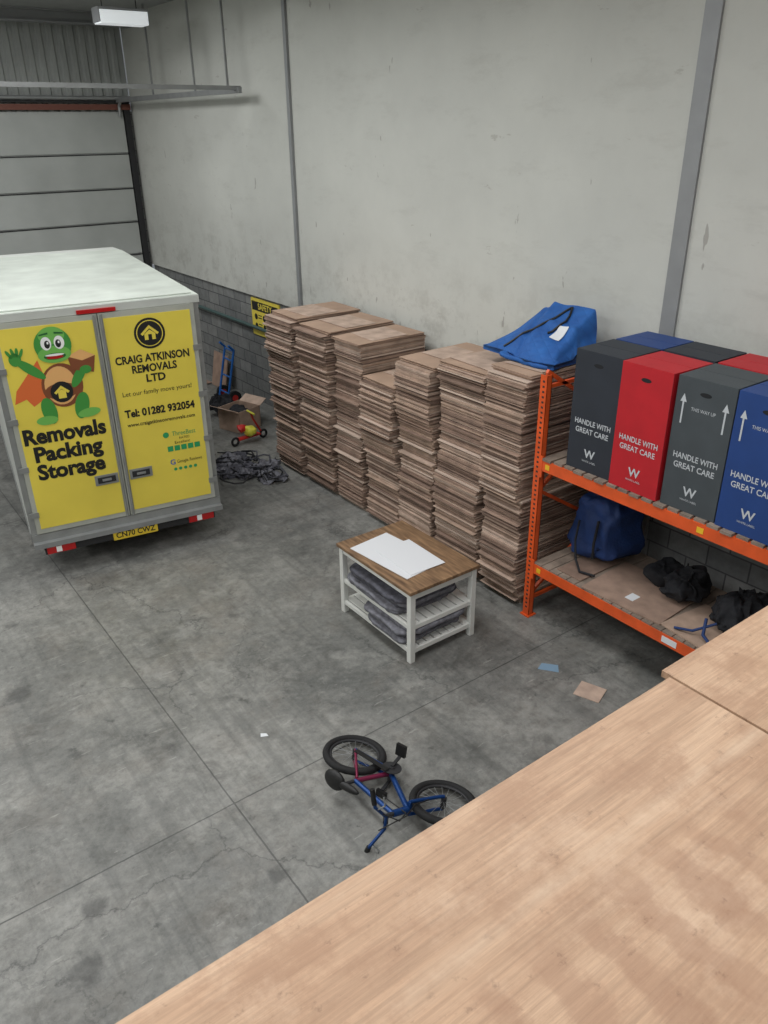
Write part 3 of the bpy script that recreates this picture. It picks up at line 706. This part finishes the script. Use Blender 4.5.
# ---------------- floor debris
b=B('cardboard_scrap'); b.box((4.93,3.55,0.004),(0.22,0.24,0.006),cards[3],Matrix.Rotation(0.35,4,'Z')); b.build()
b=B('blue_card_scrap'); b.add([(4.80,4.08,0.003),(4.92,3.92,0.003),(5.0,4.0,0.003),(4.9,4.12,0.003)],[(0,1,2,3)],M_dirty); b.build()
b=B('paper_scrap'); b.add([(2.23,4.86,0.003),(2.29,4.83,0.003),(2.29,4.87,0.004),(2.25,4.90,0.003)],[(0,1,2,3)],M_paper); b.build()

# ---------------- clutter by the wall
random.seed(21)
b=B('tangled_grey_straps_and_blankets')
for i in range(8):
    b.pillow((4.85+random.uniform(-0.25,0.32),10.15+random.uniform(-0.55,0.4),0.045),(random.uniform(0.35,0.6),random.uniform(0.35,0.6),0.10),random.choice([M_gb,M_gb2,M_gb2]),i+20,0.09,0.8,6,rot=Matrix.Rotation(random.uniform(0,3),4,'Z'))
for i in range(16):
    cx_,cy_=4.83+random.uniform(-0.3,0.27),10.1+random.uniform(-0.6,0.55); r1=random.uniform(0.1,0.22); ph=random.uniform(0,6)
    b.tube([(cx_+r1*math.cos(a_*0.5+ph)*(1+0.3*math.sin(a_)),cy_+r1*math.sin(a_*0.5+ph)*1.3,0.06+0.06*abs(math.sin(a_*0.7+ph))) for a_ in range(13)],0.012,random.choice([M_blk,M_gb2,M_dark]),6)
b.build()
b=B('sack_truck')
bx,by=6.2,13.4
for s_ in (-0.18,0.18): b.tube([(bx-0.1,by+s_,0.05),(bx+0.12,by+s_,1.0),(bx+0.02,by+s_,1.1)],0.022,M_sackblue)
for zz in (0.2,0.5,0.8,0.98): b.cyl((bx-0.1+zz*0.22,by-0.18,zz),(bx-0.1+zz*0.22,by+0.18,zz),0.016,M_sackblue)
b.b2((bx-0.35,by-0.2,0.0),(bx-0.08,by+0.2,0.012),M_sackblue)
for s_ in (-0.24,0.24): b.cyl((bx+0.02,by+s_-0.03,0.13),(bx+0.02,by+s_+0.03,0.13),0.13,M_rub,20); b.cyl((bx+0.02,by+s_-0.032,0.13),(bx+0.02,by+s_+0.032,0.13),0.06,M_redp,12)
b.build()
b=B('open_cardboard_box'); x0,y0=5.55,11.65
b.M=Matrix.Translation((x0,y0,0))@Matrix.Rotation(0.3,4,'Z')
for q_ in [((0,0,0),(0.5,0.01,0.38)),((0,0.5,0),(0.5,0.51,0.38)),((0,0,0),(0.01,0.5,0.38)),((0.49,0,0),(0.5,0.5,0.38)),((0,0,0),(0.5,0.5,0.01))]: b.b2(*q_,cards[0])
b.box((-0.08,0.25,0.41),(0.2,0.5,0.008),cards[3],Matrix.Rotation(0.5,4,'Y')); b.box((0.58,0.25,0.41),(0.2,0.5,0.008),cards[3],Matrix.Rotation(-0.5,4,'Y'))
b.pillow((0.25,0.25,0.2),(0.42,0.42,0.34),M_blk,31,0.05,0.7,5)
b.build()
b=B('childs_scooter')
sx0,sy0=5.5,11.22
b.bar((sx0-0.22,sy0-0.02,0.1),(sx0+0.2,sy0+0.04,0.1),0.10,0.025,M_redp)
for k in (-1,1): b.torus((sx0+k*0.28,sy0+k*0.04,0.08),(-0.1,0.99,0),0.06,0.02,M_rub,20,8)
b.tube([(sx0+0.24,sy0+0.04,0.12),(sx0+0.1,sy0+0.02,0.38),(sx0+0.06,sy0,0.5)],0.018,M_redp); b.cyl((sx0+0.06,sy0-0.12,0.5),(sx0+0.06,sy0+0.12,0.5),0.016,M_yelp)
b.pillow((sx0+0.02,sy0-0.02,0.2),(0.2,0.22,0.16),M_yelp,2,0.03,0.6); b.pillow((sx0-0.1,sy0+0.05,0.24),(0.16,0.16,0.12),M_redp,3,0.03,0.6)
b.build()
b=B('cardboard_offcuts')
for i in range(5): b.box((6.0+random.uniform(-0.3,0.3),14.9+random.uniform(-0.5,0.5),0.02+i*0.015),(0.5,0.4,0.01),random.choice(cards),Matrix.Rotation(random.uniform(0,3),4,'Z'))
b.box((6.5,14.3,0.35),(0.02,0.6,0.68),cards[1],Matrix.Rotation(0.18,4,'Y'))
b.build()
b=B('black_bin_bag'); b.pillow((6.15,10.7,0.22),(0.45,0.55,0.42),M_blk,9,0.1,0.8,5,slump=0.4); b.build()
b=B('black_bin_bag'); b.pillow((5.75,12.75,0.2),(0.5,0.5,0.38),M_blk,11,0.1,0.8,5,slump=0.4); b.build()
b=B('navy_bag'); b.pillow((5.6,14.0,0.18),(0.4,0.55,0.34),M_bag,14,0.08,0.8,5,slump=0.4); b.build()

# ---------------- lights
def area(name,loc,sx,sy,pw,col=(1,1,1)):
    l=bpy.data.lights.new(name,'AREA'); l.shape='RECTANGLE'; l.size=sx; l.size_y=sy; l.energy=pw; l.color=col
    o=bpy.data.objects.new(name,l); scene.collection.objects.link(o); o.location=loc
for xx in (-6.5,-1.5,3.0):
    for yy,pw in ((-2,125),(3.2,142),(8.2,146),(13.2,150)): area('skylight',(xx,yy,CZ-0.05),1.6,3.0,pw,(0.985,0.995,1.0))
wd=bpy.data.worlds.new('world'); scene.world=wd; wd.use_nodes=True; wd.node_tree.nodes['Background'].inputs[0].default_value=(0.6,0.65,0.7,1); wd.node_tree.nodes['Background'].inputs[1].default_value=0.3
